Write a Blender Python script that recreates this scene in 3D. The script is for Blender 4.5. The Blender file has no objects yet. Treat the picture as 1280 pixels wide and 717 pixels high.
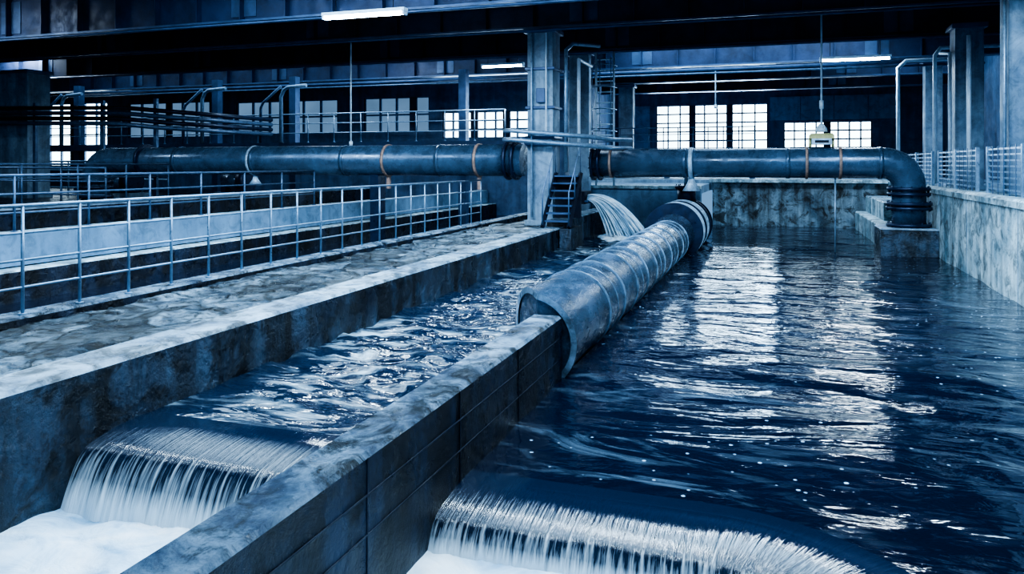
import bpy, math, random
from mathutils import Vector, Matrix, noise
random.seed(7)
scene = bpy.context.scene
LIFT = 2.6   # everything is drafted with the lens at z=0, then raised
try:
    scene.view_settings.look = 'AgX - High Contrast'
    scene.view_settings.exposure = 0.12
except Exception: pass

# ------------------------------------------------------------------ materials
def new_mat(name):
    m = bpy.data.materials.new(name); m.use_nodes = True
    nt = m.node_tree
    return m, nt, nt.nodes['Principled BSDF']
def coords(nt, scale=(1,1,1), kind='Object', rot=(0,0,0)):
    tc = nt.nodes.new('ShaderNodeTexCoord'); mp = nt.nodes.new('ShaderNodeMapping')
    mp.inputs['Scale'].default_value = scale; mp.inputs['Rotation'].default_value = rot
    nt.links.new(tc.outputs[kind], mp.inputs['Vector']); return mp.outputs['Vector']
def noi(nt, vec, scale, detail=6, rough=0.55, dist=0.0):
    n = nt.nodes.new('ShaderNodeTexNoise'); nt.links.new(vec, n.inputs['Vector'])
    n.inputs['Scale'].default_value = scale; n.inputs['Detail'].default_value = detail
    n.inputs['Roughness'].default_value = rough; n.inputs['Distortion'].default_value = dist
    return n.outputs['Fac']
def ramp(nt, fac, stops):
    r = nt.nodes.new('ShaderNodeValToRGB'); nt.links.new(fac, r.inputs['Fac'])
    e = r.color_ramp.elements
    while len(e) < len(stops): e.new(0.5)
    for i,(p,c) in enumerate(stops):
        e[i].position = p
        if isinstance(c,(int,float)): c=(c,c,c)
        e[i].color = (*c,1)
    return r.outputs['Color']
def mix(nt, fac, a, b, mode='MIX'):
    m = nt.nodes.new('ShaderNodeMix'); m.data_type='RGBA'; m.blend_type=mode
    for sock,val in ((m.inputs[0],fac),(m.inputs[6],a),(m.inputs[7],b)):
        if hasattr(val,'links'): nt.links.new(val, sock)
        elif isinstance(val,(int,float)): sock.default_value = val
        else: sock.default_value = (*val,1)
    return m.outputs[2]
def math_(nt, op, a, b=0.0, clamp=False):
    m = nt.nodes.new('ShaderNodeMath'); m.operation=op; m.use_clamp=clamp
    for i,v in enumerate((a,b)):
        if hasattr(v,'links'): nt.links.new(v, m.inputs[i])
        else: m.inputs[i].default_value=v
    return m.outputs[0]
def bump(nt, h, strength, dist=0.02, prev=None):
    b = nt.nodes.new('ShaderNodeBump'); nt.links.new(h, b.inputs['Height'])
    b.inputs['Strength'].default_value=strength; b.inputs['Distance'].default_value=dist
    if prev is not None: nt.links.new(prev, b.inputs['Normal'])
    return b.outputs['Normal']

def concrete(name, dark, light, rough=(0.35,0.8), bstr=0.5, streak=0.6, blotch=0.5, bd=0.02, lo=0.35, hi=0.65, sc=0.9, bs=3.1, crack=0.0):
    m,nt,b = new_mat(name)
    v = coords(nt)
    base = ramp(nt, noi(nt,v,sc,10,0.68,0.4), [(lo,dark),(hi,light)])
    vs = coords(nt,(2.2,2.2,0.22))
    st = ramp(nt, noi(nt,vs,1.6,8,0.6), [(0.38,1-streak),(0.62,1.0)])
    c = mix(nt,1.0,base,st,'MULTIPLY')
    bl = ramp(nt, noi(nt,v,bs,10,0.72,0.8), [(0.40,1-blotch),(0.53,1.0)])
    c = mix(nt,1.0,c,bl,'MULTIPLY')
    n0=None
    if crack>0:
        wv = nt.nodes.new('ShaderNodeTexNoise'); nt.links.new(v,wv.inputs['Vector']); wv.inputs['Scale'].default_value=2.5
        vv = mix(nt,0.30,coords(nt,(1.3,0.85,1)),wv.outputs['Color'],'ADD')
        vo = nt.nodes.new('ShaderNodeTexVoronoi'); vo.feature='DISTANCE_TO_EDGE'; nt.links.new(vv,vo.inputs['Vector']); vo.inputs['Scale'].default_value=1.5
        cr = ramp(nt,vo.outputs['Distance'],[(0.0,1-crack),(0.06,1.0)])
        c = mix(nt,1.0,c,cr,'MULTIPLY')
        vc = nt.nodes.new('ShaderNodeTexVoronoi'); nt.links.new(vv,vc.inputs['Vector']); vc.inputs['Scale'].default_value=1.5
        cc = ramp(nt,vc.outputs['Color'],[(0.2,0.25),(0.7,1.0)])
        c = mix(nt,1.0,c,cc,'MULTIPLY')
        n0 = bump(nt,cr,0.8,0.03)
    nt.links.new(c, b.inputs['Base Color'])
    rr = ramp(nt, noi(nt,v,1.7,6,0.6,0.5), [(0.38,rough[0]),(0.6,rough[1])])
    nt.links.new(rr, b.inputs['Roughness'])
    n1 = bump(nt, noi(nt,v,14,8,0.7), bstr, bd, n0)
    n2 = bump(nt, noi(nt,v,2.5,5,0.6,0.5), bstr*0.6, bd*2.5, n1)
    nt.links.new(n2, b.inputs['Normal'])
    return m
def metal(name, col, rough=0.45, metallic=0.3, var=0.35, sc=3.0, bstr=0.15, scl=(1,1,1)):
    m,nt,b = new_mat(name); v = coords(nt,scl)
    d = tuple(x*(1-var) for x in col); l = tuple(min(1,x*(1+var)) for x in col)
    c = ramp(nt, noi(nt,v,sc,10,0.7,0.3), [(0.35,d),(0.65,l)])
    nt.links.new(c,b.inputs['Base Color'])
    r = ramp(nt, noi(nt,v,sc*2.3,8,0.7), [(0.35,max(.05,rough-.12)),(0.65,min(1,rough+.18))])
    nt.links.new(r,b.inputs['Roughness']); b.inputs['Metallic'].default_value=metallic
    nt.links.new(bump(nt,noi(nt,v,25,6,0.7),bstr,0.01),b.inputs['Normal'])
    return m
def emis(name, col, s):
    m,nt,b = new_mat(name)
    b.inputs['Base Color'].default_value=(0.05,0.08,0.12,1)
    v = coords(nt)
    c = ramp(nt, noi(nt,v,0.5,3,0.5), [(0.3,tuple(x*0.7 for x in col)),(0.7,col)])
    nt.links.new(c,b.inputs['Emission Color']); b.inputs['Emission Strength'].default_value=s
    return m

M = {}
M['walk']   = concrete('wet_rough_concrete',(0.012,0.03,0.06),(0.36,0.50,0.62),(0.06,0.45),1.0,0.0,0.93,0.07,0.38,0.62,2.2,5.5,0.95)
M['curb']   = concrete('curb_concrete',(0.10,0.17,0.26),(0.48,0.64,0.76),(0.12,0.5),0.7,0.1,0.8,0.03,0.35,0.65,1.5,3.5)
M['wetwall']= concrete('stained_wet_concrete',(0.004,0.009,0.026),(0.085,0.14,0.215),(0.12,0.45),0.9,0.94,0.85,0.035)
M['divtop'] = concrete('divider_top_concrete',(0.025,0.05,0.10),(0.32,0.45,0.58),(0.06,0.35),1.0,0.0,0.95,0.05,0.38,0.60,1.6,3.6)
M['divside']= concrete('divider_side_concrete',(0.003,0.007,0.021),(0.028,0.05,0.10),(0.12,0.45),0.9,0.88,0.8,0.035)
M['pale']   = concrete('pale_concrete',(0.22,0.37,0.47),(0.64,0.82,0.90),(0.4,0.75),0.5,0.5,0.65,0.02,0.35,0.6,1.3,3.6)
M['col']    = concrete('column_concrete',(0.15,0.24,0.36),(0.36,0.50,0.64),(0.5,0.8),0.3,0.4,0.3)
M['stain']  = concrete('back_stained_concrete',(0.04,0.08,0.13),(0.40,0.55,0.66),(0.4,0.8),0.6,0.75,0.85)
M['wall']   = concrete('hall_wall_paint',(0.05,0.095,0.19),(0.10,0.18,0.32),(0.6,0.85),0.2,0.3,0.2)
M['panel']  = concrete('hall_wall_panel',(0.14,0.25,0.39),(0.21,0.35,0.52),(0.6,0.85),0.2,0.2,0.3)
M['walldk'] = concrete('hall_wall_dark',(0.015,0.032,0.075),(0.035,0.065,0.13),(0.6,0.85),0.2,0.3,0.2)
M['roof']   = metal('roof_deck',(0.009,0.017,0.048),0.7,0.1)
M['beam']   = metal('beam_steel',(0.024,0.042,0.10),0.5,0.2,0.4,1.5)
M['flange'] = metal('beam_flange_steel',(0.065,0.11,0.21),0.40,0.3,0.3,1.5)
M['pipe']   = metal('pipe_coating',(0.065,0.115,0.19),0.24,0.3,0.35,2.0)
M['pipedk'] = metal('pipe_flange_dark',(0.018,0.032,0.072),0.36,0.4,0.4,3.0)
M['bigpipe']= metal('worn_pipe_skin',(0.050,0.082,0.130),0.20,0.30,0.60,1.3,0.25,(3,1,3))
M['ring']   = metal('pipe_ring_pale',(0.42,0.57,0.72),0.4,0.2,0.4,6.0)
M['bring']  = metal('pipe_joint_band',(0.26,0.37,0.49),0.32,0.3,0.6,5.0)
M['rail']   = metal('galvanised_rail',(0.24,0.35,0.48),0.36,0.5,0.25,8.0)
M['raildk'] = metal('rail_dark',(0.09,0.15,0.25),0.4,0.4,0.3,8.0)
M['white']  = metal('white_conduit',(0.62,0.76,0.90),0.4,0.1,0.15,6.0)
M['rust']   = metal('rusty_band',(0.36,0.24,0.20),0.6,0.2,0.4,9.0)
M['yellow'] = metal('yellow_hoist_paint',(0.60,0.55,0.26),0.45,0.0,0.2,6.0)
M['black']  = metal('black_steel',(0.008,0.014,0.032),0.45,0.3,0.4,4.0)
M['tube']   = emis('fluorescent_tube',(0.85,0.95,1.0),60)
M['glass']  = emis('bright_window_glass',(0.66,0.87,1.0),5.5)
M['glass2'] = emis('dim_window_glass',(0.30,0.52,0.82),0.45)

def water(name, deep, foam_glint_col, foam_glint_lo, foam_glint_hi, fscale, stretch, bumps, rough=0.07, specks=0.0, fmax=1.0, fdist=1.6, rot=0.0):
    m,nt,b = new_mat(name)
    v = coords(nt); vf = coords(nt,stretch,'Object',(0,0,rot))
    f = ramp(nt, noi(nt,vf,fscale,7,0.6,fdist), [(foam_glint_lo,0.0),(foam_glint_hi,fmax)])
    f2 = ramp(nt, noi(nt,v,0.55,3,0.5,0.5), [(0.40,0.06),(0.62,1.0)])
    f = mix(nt,1.0,f,f2,'MULTIPLY')
    if specks>0:
        vo = nt.nodes.new('ShaderNodeTexVoronoi'); nt.links.new(v,vo.inputs['Vector']); vo.inputs['Scale'].default_value=7.5
        sp = ramp(nt, vo.outputs['Distance'],[(0.07,1.0),(0.13,0.0)])
        pm = ramp(nt, noi(nt,v,0.7,4,0.6),[(0.46,0.0),(0.56,specks)])
        f = mix(nt,1.0,f,mix(nt,1.0,sp,pm,'MULTIPLY'),'LIGHTEN')
    c = mix(nt,f,deep,foam_glint_col)  # pale streaks: foam, plus highlights and haze painted into the colour
    nt.links.new(c,b.inputs['Base Color'])
    r = math_(nt,'MULTIPLY_ADD',f,0.45); nt.nodes[-1].inputs[2].default_value=rough
    nt.links.new(r,b.inputs['Roughness'])
    b.inputs['IOR'].default_value=1.40
    b.inputs['Specular IOR Level'].default_value=0.85
    prev=None
    for sc,st,ds,svec in bumps:
        prev = bump(nt, noi(nt,coords(nt,svec,'Object',(0,0,rot)),sc,2.5,0.5,1.4), st, ds, prev)
    nt.links.new(prev,b.inputs['Normal'])
    return m
M['waterR'] = water('basin_water',(0.003,0.008,0.022),(0.38,0.54,0.70),0.54,0.88,2.2,(0.40,1.1,1),
      [(0.9,0.8,0.09,(0.42,1,1)),(2.6,0.5,0.032,(0.48,1,1)),(8,0.3,0.012,(0.7,1,1))],0.085,0.9,0.45,2.2)
M['waterL'] = water('rapid_channel_water',(0.005,0.017,0.042),(0.66,0.84,0.95),0.49,0.74,2.0,(0.5,1.25,1),
      [(1.5,1.0,0.18,(0.6,1.2,1)),(4.0,0.7,0.05,(0.6,1.2,1))],0.10,0.0,0.88,1.8,0.45)
M['waterD'] = water('still_basin_water',(0.004,0.010,0.026),(0.2,0.3,0.42),0.62,0.85,1.3,(1,1,1),
      [(2.0,0.4,0.05,(1,1,1)),(7,0.3,0.02,(1,1,1))],0.06,0.0,0.4)
def foam_mat():
    m,nt,b=new_mat('churned_foam'); v=coords(nt)
    c=ramp(nt,noi(nt,v,2.0,6,0.55,1.4),[(0.32,(0.20,0.37,0.54)),(0.5,(0.60,0.76,0.88)),(0.68,(0.92,0.97,1.0))])
    nt.links.new(c,b.inputs['Base Color']); b.inputs['Roughness'].default_value=0.7
    nt.links.new(bump(nt,noi(nt,v,5,5,0.55,0.8),0.5,0.06),b.inputs['Normal']); return m
M['foam']=foam_mat()
def fall_mat():
    m,nt,b=new_mat('falling_water_sheet')
    v=coords(nt,(1,0.03,1),'UV')
    s=noi(nt,v,38,5,0.62,0.12)
    tc=nt.nodes.new('ShaderNodeTexCoord'); sx=nt.nodes.new('ShaderNodeSeparateXYZ'); nt.links.new(tc.outputs['UV'],sx.inputs[0])
    t=sx.outputs['Y']
    a=ramp(nt,t,[(0.30,0.0),(0.50,0.16),(0.75,0.27),(1.0,0.68)])
    q=math_(nt,'ADD',a,s)
    f=ramp(nt,q,[(0.67,0.0),(1.04,1.0)])
    c=mix(nt,f,(0.006,0.017,0.040),(0.86,0.95,1.0))
    nt.links.new(c,b.inputs['Base Color'])
    rr=ramp(nt,f,[(0.0,0.08),(1.0,0.5)]); nt.links.new(rr,b.inputs['Roughness'])
    b.inputs['Specular IOR Level'].default_value=0.9
    hs=math_(nt,'MULTIPLY',s,ramp(nt,t,[(0.10,0.05),(0.45,1.0)]))
    nt.links.new(bump(nt,hs,0.7,0.03),b.inputs['Normal']); return m
M['fall']=fall_mat()

# ------------------------------------------------------------------ mesh builder
class MB:
    def __init__(s): s.v=[]; s.f=[]; s.m=[]; s.sm=[]; s.mats=[]; s.uv={}
    def mi(s,k):
        if k not in s.mats: s.mats.append(k)
        return s.mats.index(k)
    def face(s,idx,k,smooth=False): s.f.append(tuple(idx)); s.m.append(s.mi(k)); s.sm.append(smooth)
    def box(s,x0,x1,y0,y1,z0,z1,k,top=None,ch=0.0):
        o=len(s.v)
        if ch<=0:
            for z in (z0,z1):
                s.v += [(x0,y0,z),(x1,y0,z),(x1,y1,z),(x0,y1,z)]
            for i,q in enumerate([(0,3,2,1),(4,5,6,7),(0,1,5,4),(1,2,6,5),(2,3,7,6),(3,0,4,7)]):
                s.face([o+j for j in q], top if (i==1 and top) else k)
        else:
            rings=[(z0,0),(z1-ch,0),(z1,ch)]
            for z,c in rings:
                s.v += [(x0+c,y0+c,z),(x1-c,y0+c,z),(x1-c,y1-c,z),(x0+c,y1-c,z)]
            s.face([o,o+3,o+2,o+1],k); s.face([o+8,o+9,o+10,o+11],top or k)
            for r in range(2):
                for i in range(4):
                    j=(i+1)%4; s.face([o+4*r+i,o+4*r+j,o+4*r+4+j,o+4*r+4+i], (top or k) if r==1 else k)
    def sweep(s,path,rad,k,seg=16,caps=True,smooth=True,a0=0.0):
        path=[Vector(p) for p in path]; n=len(path)
        if not hasattr(rad,'__len__'): rad=[rad]*n
        o=len(s.v); t0=None; up=None
        for i,p in enumerate(path):
            if i==0: t=path[1]-p
            elif i==n-1: t=p-path[i-1]
            else:
                t=(path[i+1]-p).normalized()+(p-path[i-1]).normalized()
            if t.length<1e-9: t=t0.copy()
            t.normalize()
            if up is None:
                up=Vector((0,0,1)) if abs(t.z)<0.9 else Vector((0,1,0))
                up=(up-t*up.dot(t)).normalized()
            else:
                up=(up-t*up.dot(t)).normalized()
            sd=t.cross(up); t0=t
            for j in range(seg):
                a=a0+2*math.pi*j/seg
                s.v.append(tuple(p+(up*math.cos(a)+sd*math.sin(a))*rad[i]))
        for i in range(n-1):
            for j in range(seg):
                j2=(j+1)%seg
                s.face([o+i*seg+j,o+i*seg+j2,o+(i+1)*seg+j2,o+(i+1)*seg+j],k,smooth)
        if caps:
            s.face([o+j for j in range(seg)][::-1],k); s.face([o+(n-1)*seg+j for j in range(seg)],k)
    def cyl(s,p0,p1,r,k,seg=16,smooth=True): s.sweep([p0,p1],r,k,seg,True,smooth)
    def ring(s,c,axis,r,w,k,seg=32):
        c=Vector(c); a=Vector(axis).normalized()
        s.sweep([c-a*w/2,c+a*w/2],r,k,seg)
    def build(s,name,bevel=0.0):
        me=bpy.data.meshes.new(name); me.from_pydata(s.v,[],s.f)
        for k in s.mats: me.materials.append(M[k])
        me.polygons.foreach_set('material_index',s.m); me.polygons.foreach_set('use_smooth',s.sm)
        me.update()
        o=bpy.data.objects.new(name,me); scene.collection.objects.link(o)
        if bevel>0:
            b=o.modifiers.new('bevel','BEVEL'); b.width=bevel; b.segments=2; b.limit_method='ANGLE'; b.angle_limit=0.9
        return o

def rail(mb,p0,p1,h,n,sp,k,r=0.022,rp=0.024,foot=True,seg=8):
    p0=Vector(p0); p1=Vector(p1); L=(p1-p0).length; c=max(1,round(L/sp))
    for i in range(c+1):
        p=p0.lerp(p1,i/c); mb.cyl(p,p+Vector((0,0,h)),rp,k,seg)
        if foot: mb.cyl(p,p+Vector((0,0,0.015)),rp*2.4,k,seg)
    for j in range(n):
        z=h*(1-j/n)
        rr=r*1.2 if j==0 else r*0.85
        mb.cyl(p0+Vector((0,0,z)),p1+Vector((0,0,z)),rr,k,seg)

def grid(name,x0,x1,y0,y1,z,res,mat,hf,keep=None,stretch=1.0):
    nx=int((x1-x0)/res)+1; ny=int((y1-y0)/(res*stretch))+1
    vs=[];fs=[]
    for j in range(ny+1):
        y=y0+(y1-y0)*j/ny
        for i in range(nx+1):
            x=x0+(x1-x0)*i/nx
            vs.append((x,y,z+hf(x,y)))
    for j in range(ny):
        for i in range(nx):
            a=j*(nx+1)+i
            if keep:
                cx=x0+(x1-x0)*(i+.5)/nx; cy=y0+(y1-y0)*(j+.5)/ny
                if not keep(cx,cy): continue
            fs.append((a,a+1,a+nx+2,a+nx+1))
    me=bpy.data.meshes.new(name); me.from_pydata(vs,[],fs); me.materials.append(M[mat])
    me.polygons.foreach_set('use_smooth',[True]*len(fs)); me.update()
    o=bpy.data.objects.new(name,me); scene.collection.objects.link(o); return o

# ------------------------------------------------------------------ channel geometry
XR=-1.93; XL=-2.22; XC=-4.65; XW=3.42; ZR=-2.06; ZL=-1.95; YW=4.25
b=MB()
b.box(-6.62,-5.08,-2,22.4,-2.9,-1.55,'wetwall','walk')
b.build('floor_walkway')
def fbm(x,y,s,o=3):
    v=0;a=1
    for i in range(o):
        v+=a*noise.noise(Vector((x*s,y*s,3.1*i))); s*=2.05; a*=0.5
    return v
def hW(x,y):
    n=noise.noise(Vector((x*2.3,y*2.3,0))); n2=noise.noise(Vector((x*2.3+9,y*2.3,4)))
    c=noise.cell(Vector((x*1.7+0.8*n,y*1.2+0.8*n2,0)))
    return 0.022*c+0.022*fbm(x,y,2.5,4)
grid('walkway_broken_surface',-6.60,-5.09,2,17.9,-1.5,0.03,'walk',hW)
b=MB()
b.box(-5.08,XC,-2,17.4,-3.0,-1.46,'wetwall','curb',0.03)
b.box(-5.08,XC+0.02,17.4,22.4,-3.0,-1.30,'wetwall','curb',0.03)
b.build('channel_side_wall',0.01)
# divider wall
WE=7.12
b=MB()
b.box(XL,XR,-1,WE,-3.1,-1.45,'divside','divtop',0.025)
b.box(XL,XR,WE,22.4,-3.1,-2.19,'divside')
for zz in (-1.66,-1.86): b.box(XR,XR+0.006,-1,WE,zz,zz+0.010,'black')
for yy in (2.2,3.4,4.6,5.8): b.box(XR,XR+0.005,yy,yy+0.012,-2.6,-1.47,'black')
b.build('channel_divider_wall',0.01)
# right wall
b=MB()
b.box(XW,XW+0.55,2,19.9,-3.0,-0.53,'pale','pale',0.03)
b.box(XW,XW+0.55,19.9,27.5,-3.0,-0.53,'stain','pale',0.03)
for yy in (13.2,16.4,19.0): b.box(XW-0.006,XW,yy,yy+0.02,-2.3,-0.6,'col')
b.box(XW-0.03,XW,2,19.9,-0.66,-0.56,'pale')
b.build('wall_right',0.01)
b=MB(); b.box(XW+0.55,7.2,2,27.4,-0.9,-0.6,'col'); b.build('floor_right_deck')
b=MB()
b.box(-2.0,XW-.01,27.0,27.45,-3.0,-0.62,'stain'); b.box(-2.1,XW-.01,26.85,27.45,-0.62,-0.5,'pale','curb')
b.box(-6.6,-2.0,22.5,22.9,-3.0,-0.72,'panel'); b.box(-6.6,-2.0,22.4,22.9,-0.72,-0.62,'pale')
b.build('wall_basin_back',0.01)
b=MB(); b.box(-7.9,7.1,27.5,39.9,-0.9,-0.55,'col'); b.box(-6.6,-2.1,22.95,27.4,-0.9,-0.66,'col'); b.build('floor_back_deck')
b=MB(); b.box(2.45,XW-0.01,21.0,26.8,-2.6,-1.5,'pale','pale',0.03); b.box(2.75,XW-0.01,22.5,26.8,-1.5,-1.0,'pale','curb',0.03); b.build('concrete_bench',0.01)

# ------------------------------------------------------------------ water
CR=0.8; BX=0.4; UP=0.55
def bay_d(x,y):   # >0 inside the lowered bay
    cx=BX-CR; cy=YW-CR
    if x<=cx: return YW-y
    if y<=cy: return BX-x
    return CR-math.hypot(x-cx,y-cy)
def hR(x,y):
    n=fbm(x*0.6,y*1.1,0.8,3)*0.030+fbm(x*.7,y*1.4,3.0,2)*0.004
    fade=min(1,max(0.0,(-bay_d(x,y)-UP+0.02)/0.9))
    return n*fade*fade*(3-2*fade)
grid('basin_water_surface',XR,XW,0.4,26.98,ZR,0.05,'waterR',hR,lambda x,y:bay_d(x,y)<-UP+0.06)
def hL(x,y):
    fade=min(1,max(0,(y-YW-UP+.02)/1.2)); fade=fade*fade*(3-2*fade)
    a=0.45; u=x*math.cos(a)-y*math.sin(a); v=x*math.sin(a)+y*math.cos(a)
    return fbm(u*0.6,v*1.3,1.5,4)*0.07*fade
grid('rapid_channel_water_surface',XC,XL,YW+UP-0.05,22.4,ZL,0.04,'waterL',hL)
def hF(x,y): return fbm(x,y,1.6,4)*0.07
grid('foam_pool',XC,XL,0.2,YW-0.1,-2.38,0.04,'foam',hF)
grid('foam_pool',XR,BX-0.05,0.4,YW-0.08,-2.28,0.04,'foam',lambda x,y:hF(x,y)*0.5)

def weir(name,path,norm,zc,prof):
    P=[Vector(p) for p in path]; N=[Vector(n).normalized() for n in norm]
    cum=[0]
    for i in range(1,len(P)): cum.append(cum[-1]+(P[i]-P[i-1]).length)
    vs=[];uv=[];fs=[]
    ns=int(cum[-1]/0.012)
    def at(s):
        i=0
        while i<len(P)-2 and cum[i+1]<s: i+=1
        t=(s-cum[i])/max(1e-6,(cum[i+1]-cum[i])); return P[i].lerp(P[i+1],t),N[i].lerp(N[i+1],t).normalized()
    np_=len(prof)
    for k in range(ns+1):
        s=cum[-1]*k/ns; p,n=at(s)
        for j,(d,z) in enumerate(prof):
            t=j/(np_-1)
            w=max(0,(t-0.45))*0.05*noise.noise(Vector((s*9,t*1.2,0)))+max(0,t-.45)*0.025*noise.noise(Vector((s*34,t,5)))
            q=p+n*(d+w)
            vs.append((q.x,q.y,zc+z+w*0.3)); uv.append((s,t))
    for k in range(ns):
        for j in range(np_-1):
            a=k*np_+j; fs.append((a,a+1,a+np_+1,a+np_))
    me=bpy.data.meshes.new(name); me.from_pydata(vs,[],fs)
    l=me.uv_layers.new(name='UVMap')
    for li,loop in enumerate(me.loops): l.data[li].uv=uv[loop.vertex_index]
    me.materials.append(M['fall']); me.polygons.foreach_set('use_smooth',[True]*len(fs)); me.update()
    o=bpy.data.objects.new(name,me); scene.collection.objects.link(o); return o
def prof(drop,reach):
    out=[]
    for i in range(10):
        d=-UP+UP*i/10; out.append((d,0.003-0.05*((d+UP)/UP)**2.6))
    n=16
    for i in range(0,n+1):
        t=i/n; out.append((reach*t**0.8, -0.047-(drop-0.047)*(0.30*t+0.70*t*t)))
    return out
weir('waterfall_sheet',[(XC,YW,0),(XL,YW,0)],[(0,-1,0),(0,-1,0)],ZL,prof(0.46,0.26))
path=[(XR,YW,0),(-1.2,YW,0)];nn=[(0,-1,0)]*2
for i in range(0,19):
    a=math.pi/2*(1-i/18); path.append((BX-CR+CR*math.cos(a),YW-CR+CR*math.sin(a),0)); nn.append((-math.cos(a),-math.sin(a),0))
path.append((BX,0.6,0)); nn.append((-1,0,0))
weir('waterfall_sheet',path,nn,ZR,prof(0.25,0.15))
b=MB(); b.box(XC+.01,XL-.01,YW+0.05,YW+0.35,-3,-2.12,'wetwall'); b.build('weir_sill')

# ------------------------------------------------------------------ left basins beyond the railing
b=MB(); b.box(-6.95,-6.62,-2,29.9,-3,-1.42,'divside','divtop',0.02); b.build('basin_kerb_wall')
b=MB()
b.box(-11.7,-11.3,-2,29.9,-3,-1.08,'wetwall','pale',0.03); b.box(-11.3,-10.9,-2,29.9,-3,-1.62,'divside','pale',0.02)
b.box(-11.31,-11.28,-2,29.9,-1.60,-1.10,'panel')
b.build('basin_partition_wall')
b=MB(); b.box(-16.6,-16.1,-2,29.9,-3,-1.0,'divside','col',0.03); b.build('basin_divider_wall')
grid('settling_basin_water',-10.89,-6.96,-2,29.8,-2.1,0.5,'waterD',lambda x,y:fbm(x,y,.8)*.01)
grid('settling_basin_water',-16.09,-11.71,-2,29.8,-1.7,0.5,'waterD',lambda x,y:fbm(x,y,.8)*.01)
b=MB(); b.box(-44.9,-16.6,-2,29.9,-2.6,-1.2,'divside'); b.build('floor_left_deck')

b=MB()
y0=5.37-0.63*6
rail(b,(-6.72,y0,-1.42),(-6.72,y0+0.63*25,-1.42),1.03,4,0.63,'rail',0.015,0.016)
b.build('walkway_railing')
b=MB(); rail(b,(-11.5,2,-1.08),(-11.5,17.5,-1.08),0.9,3,1.4,'raildk',0.02,0.022); b.build('basin_railing')
b=MB(); rail(b,(-16.3,4,-1.0),(-16.3,17.5,-1.0),1.0,3,1.5,'raildk',0.022,0.024); b.build('basin_railing')
b=MB(); rail(b,(-44,16,-1.2),(-17,16,-1.2),1.1,3,1.6,'raildk',0.025,0.028); b.build('deck_railing')

# ------------------------------------------------------------------ big pipe on the divider
b=MB()
PC=(-2.27,-1.73); r=0.455; SEG=96
def pp(y,dx=0,dz=0): return (PC[0]+dx,y,PC[1]+dz)
def annul(b,c,y0,y1,ri,ro,k,seg=96):
    o=len(b.v)
    for (y,rr) in ((y0,ri),(y0,ro),(y1,ro),(y1,ri)):
        for j in range(seg):
            a=2*math.pi*j/seg; b.v.append((c[0]+rr*math.cos(a),y,c[1]+rr*math.sin(a)))
    for i in range(4):
        for j in range(seg):
            j2=(j+1)%seg; i2=(i+1)%4
            b.face([o+i*seg+j,o+i*seg+j2,o+i2*seg+j2,o+i2*seg+j],k,i==1)
# mitred end: right side butts on the wall end, left side is cut back on a steep mitre
def ycut(x):
    return max(7.14, 8.15-(x-(PC[0]-r))*1.9)
o=len(b.v)
rows=[(None,r),(9.0,r),(12,r),(15,r),(18.6,r)]
for (y,rr) in rows:
    for j in range(SEG):
        a=2*math.pi*j/SEG; x=PC[0]+rr*math.cos(a); z=PC[1]+rr*math.sin(a)
        b.v.append((x, ycut(x) if y is None else y, z))
for i in range(len(rows)-1):
    for j in range(SEG):
        j2=(j+1)%SEG; b.face([o+i*SEG+j,o+i*SEG+j2,o+(i+1)*SEG+j2,o+(i+1)*SEG+j],'bigpipe',True)
o2=len(b.v)
for (rr,dy) in ((r+0.03,0.07),(r+0.03,0.0),(r-0.03,0.0),(r-0.035,0.03)):
    for j in range(SEG):
        a=2*math.pi*j/SEG; x=PC[0]+rr*math.cos(a); z=PC[1]+rr*math.sin(a)
        b.v.append((x, ycut(x)+dy, z))
for i in range(3):
    for j in range(SEG):
        j2=(j+1)%SEG; b.face([o2+i*SEG+j,o2+i*SEG+j2,o2+(i+1)*SEG+j2,o2+(i+1)*SEG+j],'bigpipe' if i!=1 else 'bring',False)
q=o2+3*SEG
for k in range(SEG//2):
    a0=(k)%SEG; a1=(k+1)%SEG; c0=(SEG-k)%SEG; c1=(SEG-k-1)%SEG
    if k==0: b.face([q+a0,q+a1,q+c1],'bigpipe')
    elif k==SEG//2-1: b.face([q+a0,q+a1,q+c0],'bigpipe')
    else: b.face([q+a0,q+a1,q+c1,q+c0],'bigpipe')
ysec=[8.9+0.95*i for i in range(10)]
for i,y in enumerate(ysec):
    annul(b,PC,y-0.045,y+0.045,r-0.02,r+0.016,'bigpipe'); annul(b,PC,y-0.060,y-0.045,r-0.02,r+0.020,'bring')
    if i%2==0: annul(b,PC,y+0.45,y+0.465,r-0.02,r+0.006,'bring')
b.box(PC[0]-0.30,PC[0]-0.285,8.4,18.6,PC[1]+0.325,PC[1]+0.355,'pipedk')
RB=0.62
b.sweep([pp(18.3),pp(18.9,0,.1),pp(21.4,0,.12),pp(21.4,0,.12)],[r,RB,RB,RB],'bigpipe',SEG,False)
PF=(PC[0],PC[1]+.12)
for y in (18.5,19.1,19.6,20.3,20.9,21.4):
    annul(b,PF,y-0.05,y+0.05,0.4,RB+0.07,'ring' if y in(19.1,20.3) else 'pipedk')
b.sweep([pp(21.4,0,.12),pp(21.6,0,.12),pp(22.3,0,.12)],[RB,0.56,0.56],'pipedk',SEG)
b.cyl(pp(20.9,0.05,0.65),pp(20.9,0.05,1.12),0.24,'pipedk',24); b.cyl(pp(20.9,0.05,1.08),pp(20.9,0.05,1.16),0.31,'pipedk',24)
b.cyl(pp(20.9,0.05,1.15),pp(20.9,0.05,1.42),0.07,'ring',12)
for k in range(8):
    a=k*math.pi/4; b.cyl((PC[0]+0.05+0.26*math.cos(a),20.9+0.26*math.sin(a),PC[1]+1.05),(PC[0]+0.05+0.26*math.cos(a),20.9+0.26*math.sin(a),PC[1]+1.2),0.018,'black',6)
b.build('discharge_pipe')

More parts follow.
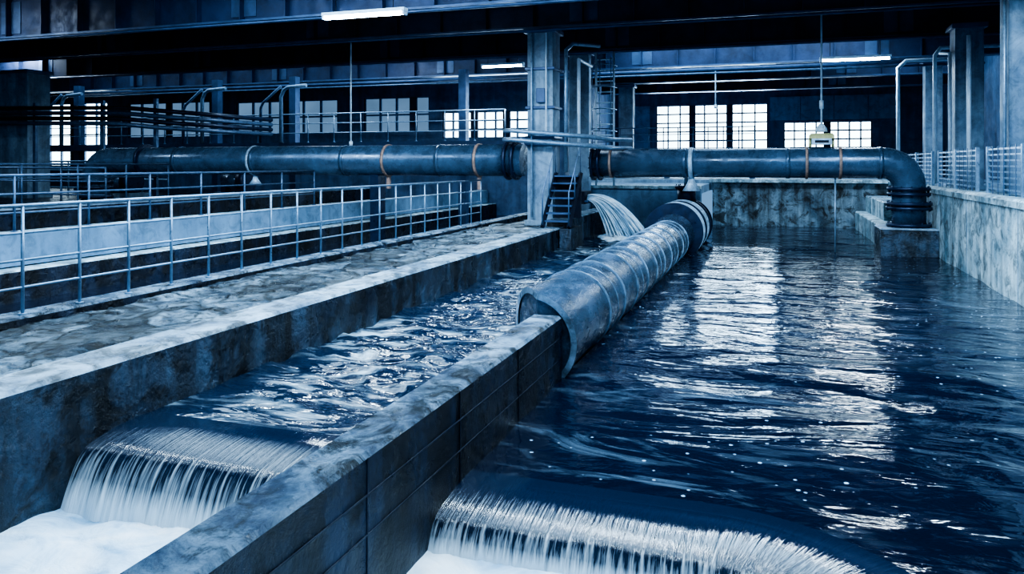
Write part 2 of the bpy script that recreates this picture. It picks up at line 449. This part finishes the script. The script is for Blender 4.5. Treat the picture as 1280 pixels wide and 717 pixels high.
# ------------------------------------------------------------------ overhead header pipes
def flange(b,c,axis,r,k='pipedk',w=0.06,bolts=10):
    b.ring(c,axis,r,w,k,32)
    c=Vector(c); a=Vector(axis).normalized(); u=Vector((0,0,1)) if abs(a.z)<.9 else Vector((1,0,0)); v=a.cross(u)
    for i in range(bolts):
        t=2*math.pi*i/bolts; p=c+(u*math.cos(t)+v*math.sin(t))*(r-0.04)
        b.cyl(p-a*(w/2+0.03),p+a*(w/2+0.03),0.016,k,6)
b=MB(); Y=18.35; Z=0.10; R=0.40
pth=[(-5.95,Y,Z),(-19.3,Y,Z)]
for i in range(1,9):
    a=math.pi/2*i/8; pth.append((-19.3-0.6*math.sin(a),Y,Z-0.6+0.6*math.cos(a)))
pth.append((-19.9,Y,-1.2))
b.sweep(pth,R,'pipe',40)
for x in (-8.2,-11.0,-13.9,-16.6): b.ring((x,Y,Z),(1,0,0),R+0.02,0.10,'pipe',40)
for x,k in ((-6.35,'pipedk'),(-6.15,'pipedk'),(-17.9,'pipedk')): flange(b,(x,Y,Z),(1,0,0),R+0.10,k,0.07,14)
for x in (-7.15,-9.75): b.ring((x,Y,Z),(1,0,0),R+0.03,0.07,'rust',40); b.box(x-.04,x+.04,Y-.05,Y+.05,Z-R-.35,Z-R,'rust')
b.ring((-14.0,Y,Z),(1,0,0),R+0.028,0.07,'ring',40)
b.sweep([(-14.0,Y,Z-R+0.02),(-14.0,Y,Z-R-0.13),(-14.0,Y,Z-R-0.30)],[0.05,0.08,0.20],'ring',16)
for z in (-0.55,-0.72,-1.0): flange(b,(-19.9,Y,z),(0,0,1),R+0.1,'pipedk',0.08,12)
b.box(-10.2,-9.96,Y-.2,Y+.2,-3,Z-R+0.02,'pipedk')
b.build('header_pipe')
b=MB(); Y=19.5; Z=0.03; R=0.355
pth=[(-4.45,Y,Z),(2.35,Y,Z)]
for i in range(1,11):
    a=math.pi/2*i/10; pth.append((2.35+0.55*math.sin(a),Y,Z-0.55+0.55*math.cos(a)))
pth.append((2.9,Y,-1.42))
b.sweep(pth,R,'pipe',40)
flange(b,(-4.42,Y,Z),(1,0,0),R+.1); flange(b,(-4.25,Y,Z),(1,0,0),R+.1)
for x in (-2.1,0.3,2.3): b.ring((x,Y,Z),(1,0,0),R+0.018,0.09,'pipe',40)
for x in (-3.95,0.72,1.45): b.ring((x,Y,Z),(1,0,0),R+0.03,0.06,'rust',40)
b.ring((-1.95,Y,Z),(1,0,0),R+0.03,0.10,'ring',40)
b.sweep([(-1.95,Y,Z-R+0.02),(-1.95,Y,Z-R-0.12),(-1.95,Y,Z-R-0.34)],[0.06,0.09,0.22],'ring',16)
for z,rr in ((-0.56,.45),(-0.68,.45),(-0.90,.48),(-1.0,.48),(-1.38,.47)): flange(b,(2.9,Y,z),(0,0,1),rr,'pipedk',0.07,12)
b.cyl((1.35,Y,Z-R),(1.35,Y,-2.2),0.02,'rail',8)
b.build('header_pipe')
b=MB(); b.box(2.25,XW-0.01,18.9,20.1,-3,-1.43,'wetwall','col',0.03); b.build('pipe_pedestal_block',0.01)

b=MB()
for (x,y,z0,z1) in ((-10.9,18.35,0.50,3.3),(-6.9,22.5,0.8,3.3),(-1.9,27,1.9,3.3)):
    b.cyl((x,y,z0),(x,y,z1),0.022,'white',8); b.cyl((x,y,z0-0.0),(x,y,z0+0.12),0.05,'white',10)
b.build('pipe_hanger_rods')
b=MB(); x,y=1.05,19.5
b.cyl((x,y,0.80),(x,y,4.5),0.022,'white',8); b.cyl((x,y,1.3),(x,y,1.5),0.05,'white',10)
b.sweep([(x,y,0.95),(x,y,0.85),(x,y,0.76)],[0.04,0.12,0.14],'white',12)
b.box(x-.27,x+.27,y-.16,y+.16,0.60,0.72,'yellow',None,0.04); b.box(x-.22,x+.22,y-.17,y+.17,0.46,0.60,'ring')
b.box(x-.15,x+.15,y-.175,y+.175,0.50,0.56,'black')
b.cyl((x-.25,y,0.40),(x-.25,y,0.6),0.03,'yellow',8); b.cyl((x+.25,y,0.40),(x+.25,y,0.6),0.03,'yellow',8)
b.build('chain_hoist')

# ------------------------------------------------------------------ columns
def column(x0,x1,y0,y1,z0,z1,k='col'):
    b=MB(); b.box(x0,x1,y0,y1,z0,z1,k)
    b.box(x0-.06,x1+.06,y0-.06,y1+.06,z0,z0+.12,k)
    b.box(x0-.08,x1+.08,y0-.08,y1+.08,z1-.12,z1,'flange')
    return b
b=column(-5.75,-5.10,18.0,18.65,-1.5,3.33)
for z in (0.45,0.62,1.35,2.3): b.box(-5.80,-5.05,17.95,18.70,z,z+0.07,'flange')
b.cyl((-5.62,17.93,-1.3),(-5.62,17.93,3.2),0.03,'rail',8); b.cyl((-5.25,17.93,0.7),(-5.25,17.93,3.2),0.022,'white',8)
b.box(-5.5,-5.28,17.9,18.0,1.5,1.85,'flange')
b.build('concrete_column',0.012)
for (x0,x1,y0,y1,z0) in ((-5.75,-5.15,22.05,22.35,-1.5),(4.05,4.65,16.2,16.8,-0.6),(4.05,4.65,20.6,21.2,-0.6),(4.05,4.65,13.3,13.9,-0.6),(-26.2,-24.8,20,20.9,-1.2),
      (-6.2,-5.6,32.0,32.5,-0.55),(4.6,5.1,27.7,28.2,-0.55)):
    column(x0,x1,y0,y1,z0,3.33).build('concrete_column',0.012)
b=MB()
for z,y in ((0.72,17.75),(0.50,17.72)):
    b.sweep([(-6.3,y+0.1,z+.1),(-6.1,y,z+.1),(-5.0,y,z),(-4.3,y+.6,z-.05),(-3.9,y+1.2,z-.1),(-3.5,y+2.0,z-.1)],0.055,'rail',12)
b.sweep([(-4.85,18.3,-0.2),(-4.85,18.3,2.8),(-4.75,18.6,3.0),(-4.2,19.2,3.0)],0.05,'rail',12)
b.sweep([(-4.6,18.6,0.2),(-4.6,18.6,2.6),(-4.6,20,2.6)],0.045,'white',12)
b.build('utility_pipework')
b=MB()
x,y=-4.45,21.0
for dx in (-.25,.25): b.cyl((x+dx,y,-0.6),(x+dx,y,3.1),0.03,'white',8)
for i in range(12): b.cyl((x-.25,y,-0.4+i*.3),(x+.25,y,-0.4+i*.3),0.018,'white',8)
for z in (0.9,1.5,2.1,2.7):
    b.sweep([(x+.34*math.cos(math.radians(a)),y-.05-.6*math.sin(math.radians(a)),z) for a in range(0,181,20)],0.015,'rail',6)
for a in (40,90,140): b.cyl((x+.34*math.cos(math.radians(a)),y-.05-.6*math.sin(math.radians(a)),0.9),(x+.34*math.cos(math.radians(a)),y-.05-.6*math.sin(math.radians(a)),2.9),0.012,'rail',6)
b.build('caged_ladder')
# metal stair against the column
b=MB()
for i in range(7):
    z=-1.46+0.17*(i+1); yy=16.9+0.14*i
    b.box(-4.99,-4.42,yy,yy+0.24,z-0.035,z,'flange')
for xs in (-5.02,-4.40):
    b.sweep([(xs,16.85,-1.44),(xs,18.0,-0.22)],0.055,'black',4,True,False)
    b.sweep([(xs,16.85,-1.4),(xs,16.85,-0.65),(xs,17.95,0.45),(xs,17.95,-0.25)],0.018,'raildk',8)
    b.cyl((xs,17.4,-0.85),(xs,17.4,-0.1),0.016,'raildk',8)
b.box(-5.02,-4.38,17.9,17.97,-1.29,-0.3,'black')
b.box(-4.62,-4.35,16.85,17.97,-3,-1.47,'wetwall')
b.build('metal_stair')
b=MB(); b.box(-5.05,-4.72,19.7,20.5,-1.05,-0.72,'black'); b.box(-4.72,-4.62,19.7,20.5,-1.0,-0.95,'flange'); b.build('outlet_launder')
b=MB()
for i in range(90):
    f=random.random(); yy=19.72+0.75*random.random(); vx=0.62+0.85*f+random.uniform(-.12,.12); z0=-0.96+0.16*f
    pts=[];rs=[]
    T=math.sqrt(max(0.05,(z0+1.95))*2/9.81)*1.02
    dy=random.uniform(-.1,.1)
    for k in range(11):
        t=T*k/10; pts.append((-4.66+vx*2.2*t,yy+dy*t,z0+0.25*t-4.9*t*t)); rs.append(0.007+0.010*k/10+random.uniform(0,.006))
    b.sweep(pts,rs,'foam',6)
b.build('water_jet')
b=MB()
for i in range(30):
    x=-3.75+random.uniform(-.6,.5); y=20.0+random.uniform(-.8,.6); rr=random.uniform(.08,.2)
    b.sweep([(x,y,ZL-0.04),(x,y,ZL+rr*.25),(x,y,ZL+rr*.45),(x,y,ZL+rr*.5)],[rr*1.4,rr*1.1,rr*.6,rr*.1],'foam',12)
b.build('splash_foam')

# ------------------------------------------------------------------ roof structure
def ibeam(y,zb,h,x0=-44.9,x1=7.1,fw=0.42):
    b=MB()
    b.box(x0,x1,y-.02,y+.02,zb+.05,zb+h,'beam'); b.box(x0,x1,y-fw/2,y+fw/2,zb,zb+.05,'flange'); b.box(x0,x1,y-fw/2,y+fw/2,zb+h-.05,zb+h,'beam')
    x=x0+0.5
    while x<x1:
        b.box(x-.012,x+.012,y-fw/2+.02,y+fw/2-.02,zb+.05,zb+h-.05,'beam'); x+=1.25
    x=x0+3
    while x<x1: b.box(x-.35,x+.35,y-.04,y+.04,zb+.15,zb+h-.15,'flange'); x+=7.5
    b.build('roof_girder')
for y in (15.2,18.3,22.5,27.0): ibeam(y,3.34,1.15)
for y in (32.0,36.5): ibeam(y,3.34,1.15,-7.9)
b=MB(); b.box(-44.9,7.1,1,40.0,4.9,5.1,'roof')
x=-44
while x<7: b.box(x-.05,x+.05,1,(29.9 if x<-7.8 else 39.9),4.62,4.9,'beam'); x+=2.2
b.build('ceiling')
b=MB()
for (xa) in (-5.4,4.3,-25.5,-15.5):
    y1=29.9 if xa<-8 else 39.9
    b.box(xa-.16,xa+.16,12,y1,4.5,4.6,'flange')
b.build('longitudinal_joists')
b=MB()
b.cyl((-40,26.7,3.2),(6,26.7,3.2),0.06,'flange',10); b.cyl((-40,26.5,3.05),(6,26.5,3.05),0.035,'raildk',8)
b.cyl((-40,17.85,3.25),(6,17.85,3.25),0.035,'flange',8); b.cyl((-36,21.9,3.25),(6,21.9,3.25),0.05,'flange',8)
b.cyl((-44,14.8,3.25),(6,14.8,3.25),0.03,'flange',8)
b.build('service_conduits')

def lamp(x,y,z,L,ztop,e=120):
    b=MB(); b.box(x-L/2,x+L/2,y-.09,y+.09,z+.05,z+.12,'white')
    for dy in (-.05,.05): b.cyl((x-L/2+.04,y+dy,z+.02),(x+L/2-.04,y+dy,z+.02),0.028,'tube',10)
    for dx in (-L/2+.03,L/2-.03): b.box(x+dx-.02,x+dx+.02,y-.09,y+.09,z-.02,z+.06,'white')
    for dx in (-L*.35,L*.35): b.cyl((x+dx,y,z+.1),(x+dx,y,ztop),0.01,'black',6)
    b.build('fluorescent_lamp')
    l=bpy.data.lights.new('tube_glow','AREA'); l.shape='RECTANGLE'; l.size=L; l.size_y=0.2; l.energy=e; l.color=(0.7,0.87,1.0)
    o=bpy.data.objects.new('fluorescent_light',l); o.location=(x,y,z-0.06); scene.collection.objects.link(o)
lamp(-7.95,13.9,3.02,1.9,4.6,220); lamp(-8.6,24.2,3.25,1.5,4.6); lamp(2.2,24.2,3.0,1.9,4.6)
for (x,y) in ((-14,24.2),(-20,13),(-28,22),(-1,10),(-7,7),(1.5,12.9),(-12,9),(-2,4)): lamp(x,y,4.3,1.8,4.6)  # fixtures out of view; the far-left one is added to brighten the column

# ------------------------------------------------------------------ back walls with windows
def wall_windows(name,y,x0,x1,z0,z1,wins,k):
    b=MB(); xs=x0
    for (a,c,e,f) in sorted(wins):
        b.box(xs,a,y,y+.3,z0,z1,k); b.box(a,c,y,y+.3,z0,e,k); b.box(a,c,y,y+.3,f,z1,k); xs=c
    b.box(xs,x1,y,y+.3,z0,z1,k); b.build(name)
wn=[0]
def window(y,x0,x1,z0,z1,nx,nz,g='glass',thick=3):
    wn[0]+=1
    b=MB(); b.box(x0,x1,y+.18,y+.2,z0,z1,g)
    for i in range(nx+1):
        x=x0+(x1-x0)*i/nx; w=.06 if i in(0,nx) else (.16 if i%thick==0 else .035); b.box(x-w,x+w,y+.06,y+.17,z0,z1,'raildk' if i%thick else 'walldk')
    for j in range(nz+1):
        z=z0+(z1-z0)*j/nz; b.box(x0,x1,y+.08,y+.17,z-.035,z+.035,'raildk')
    b.build('window_%d'%wn[0])
W1=[(-5.8,-0.3,0.75,3.0),(0.43,4.4,0.8,2.05)]
wall_windows('wall_back',40,-8,7.2,-0.9,5,W1,'wall')
window(40,*W1[0],9,5); window(40,*W1[1],8,3,'glass',4)
b=MB(); b.box(-0.2,5.6,39.9,39.98,2.15,3.3,'panel'); b.box(-7.4,-6.1,39.9,39.98,0,3.0,'panel')
for x in (1.2,2.7,4.2): b.box(x-.03,x+.03,39.86,39.9,2.15,3.3,'raildk')
b.build('wall_cladding_panel')
W2=[(-36.5,-31.8,-0.1,3.1),(-30.5,-25.5,1.3,3.0),(-24.0,-18.5,1.4,2.9),(-17.2,-14.0,1.4,2.9),(-13.4,-8.6,1.1,2.2)]
wall_windows('wall_back_left',30,-45,-8,-2.8,5,W2,'wall')
window(30,*W2[0],6,4); window(30,*W2[1],6,2,'glass2'); window(30,*W2[2],6,2,'glass2'); window(30,*W2[3],4,2,'glass2'); window(30,*W2[4],10,3)
b=MB(); b.box(-8.3,-8,30.3,40,-2.8,5,'wall'); b.build('wall_return')
b=MB(); b.box(7.2,7.5,1,40.3,-0.9,5,'wall'); b.build('wall_right_hall')
b=MB(); b.box(-45.3,-45,-2,30,-2.8,5,'walldk'); b.build('wall_left_hall')
b=MB(); b.box(-38,-30,29.9,29.95,3.6,4.6,'glass2')
for i in range(9): b.box(-38+i-.03,-38+i+.03,29.82,29.9,3.6,4.6,'walldk')
b.build('window_clerestory')

b=MB(); b.box(-7.5,-0.6,29.8,31.5,0.1,0.35,'flange'); rail(b,(-7.4,29.9,0.35),(-0.7,29.9,0.35),1.05,4,0.55,'raildk',0.018,0.02)
for x in (-7.3,-4,-0.8): b.box(x-.1,x+.1,30.5,30.7,-0.55,0.1,'flange')
b.build('rear_platform')
b=MB(); b.box(-34,-8.5,24.4,26.2,0.55,0.8,'flange'); rail(b,(-34,24.45,0.8),(-8.6,24.45,0.8),1.05,3,1.1,'rail',0.020,0.022)
for x in (-28.2,-21.0,-17.4,-10.4):
    b.box(x-.14,x+.14,25.0,25.3,-3 if x>-16 else -1.2,3.34,'flange')
    if x<-12:
        b.sweep([(x,24.3,0.8),(x,24.3,2.5),(x+.12,24.3,2.75),(x+.3,24.3,2.85),(x+1.1,24.3,2.9)],0.07,'rail',8)
        b.sweep([(x-.9,24.3,0.8),(x-.9,24.3,2.1),(x-.8,24.3,2.3),(x,24.3,2.9)],0.05,'raildk',8)
b.build('steel_gallery')
b=MB()
for i,z in enumerate((1.25,1.42,1.6,1.78)):
    b.sweep([(-30,19.2+.1*i,z+.25),(-20,19.2+.1*i,z+.05),(-18.3,19.2+.1*i,z-.1),(-17.6,20.2,z-.15),(-17.6,24,z-.15)],0.07,'pipedk' if i%2 else 'raildk',12)
for x in (-24,-21,-18.8): b.box(x-.06,x+.06,19.6,19.7,-1.2,2.1,'raildk')
b.build('process_pipe_rack')
b=MB()
rail(b,(-44,22,-1.2),(-20.5,22,-1.2),1.3,4,1.2,'rail',0.03,0.03)
b.build('deck_railing')
for (x,y) in ((-21.5,21.0),(-18.3,23.0),(-24.5,17.5)):
    b=MB(); b.box(x-.7,x+.7,y-.4,y+.4,-1.2,-1.0,'col'); b.cyl((x-.5,y,-0.6),(x+.2,y,-0.6),0.33,'pipe',20); b.cyl((x+.2,y,-0.6),(x+.5,y,-0.6),0.42,'pipedk',20)
    b.cyl((x+.35,y,-0.6),(x+.35,y,0.3),0.15,'pipe',14); b.ring((x+.35,y,0.3),(0,0,1),0.24,.06,'pipedk',20)
    b.box(x-.5,x-.3,y-.3,y+.3,-1.0,-0.7,'pipedk'); b.box(x+.1,x+.4,y-.3,y+.3,-1.0,-0.7,'pipedk')
    b.build('pump_unit')

b=MB()
def panel(x,y0,y1,z0,h):
    for y in (y0,y1): b.box(x-.03,x+.03,y-.03,y+.03,z0,z0+h,'rail')
    for i in range(8): b.box(x-.012,x+.012,y0,y1,z0+.08+i*(h-.1)/7.5,z0+.11+i*(h-.1)/7.5,'rail')
    n=int((y1-y0)/.35)
    for i in range(1,n): y=y0+(y1-y0)*i/n; b.box(x-.02,x-.008,y-.012,y+.012,z0,z0+h,'raildk')
for (a,c) in ((14.0,16.1),(11.0,13.2),(16.9,18.7),(18.8,20.5),(21.3,23.5),(23.6,26)): panel(3.7,a,c,-0.53,0.85)
b.build('louvred_fence')
b=MB()
b.sweep([(3.85,21.9,-0.5),(3.85,21.9,2.75),(4.0,22.0,2.95),(5.4,22.0,2.95)],0.05,'white',12)
b.sweep([(3.3,24,-0.9),(3.3,24,2.7),(3.5,24,2.9),(5.2,24,2.9)],0.055,'white',12)
b.sweep([(3.9,20.4,-0.5),(3.9,20.4,2.6),(3.9,21.5,2.75)],0.04,'white',12)
b.sweep([(3.96,16.1,-0.5),(3.96,16.1,3.2)],0.03,'rail',8); b.sweep([(3.92,13.2,-0.5),(3.92,13.2,3.2)],0.05,'rail',8)
b.sweep([(4.0,19.0,-0.5),(4.0,19.0,2.8)],0.05,'white',8)
b.build('wall_conduits')

# ------------------------------------------------------------------ lights
def area(name,loc,rot,sx,sy,e,col=(0.52,0.77,1.0)):
    l=bpy.data.lights.new(name,'AREA'); l.shape='RECTANGLE'; l.size=sx; l.size_y=sy; l.energy=e; l.color=col
    o=bpy.data.objects.new(name,l); o.location=loc; o.rotation_euler=rot; scene.collection.objects.link(o)
area('overhead_fill_light',(-2,7,4.85),(0,0,0),9,8,1300)  # added overhead fill lights to brighten the hall; the roof has no skylight
area('overhead_fill_light',(1,12,4.55),(0,0,0),5,3,600)
area('overhead_fill_light',(-9,11,4.55),(0,0,0),8,5,650)
area('overhead_fill_light',(-1,25,4.55),(0,0,0),8,3,500)
area('overhead_fill_light',(4.5,30,4.55),(0,0,0),4,6,250)
area('overhead_fill_light',(-20,24.5,4.55),(0,0,0),20,3,500)
area('window_daylight',(-3,39.6,2.0),(math.radians(-90),0,0),6,2.2,500)
area('window_daylight',(-11,29.7,2.0),(math.radians(-90),0,0),5,2,250)

w=bpy.data.worlds.new('hall_world'); scene.world=w; w.use_nodes=True
bg=w.node_tree.nodes['Background']; bg.inputs[0].default_value=(0.25,0.50,0.86,1); bg.inputs[1].default_value=0.62

cd=bpy.data.cameras.new('camera'); cam=bpy.data.objects.new('camera',cd); scene.collection.objects.link(cam)
cd.sensor_width=36; cd.lens=27.0; cd.shift_y=-(358.5-205)/1280; cd.clip_end=300
cam.location=(0,0,0); cam.rotation_euler=(math.radians(90),0,math.atan(328/960))
scene.camera=cam
for o in scene.objects:
    if o.parent is None: o.location.z+=LIFT
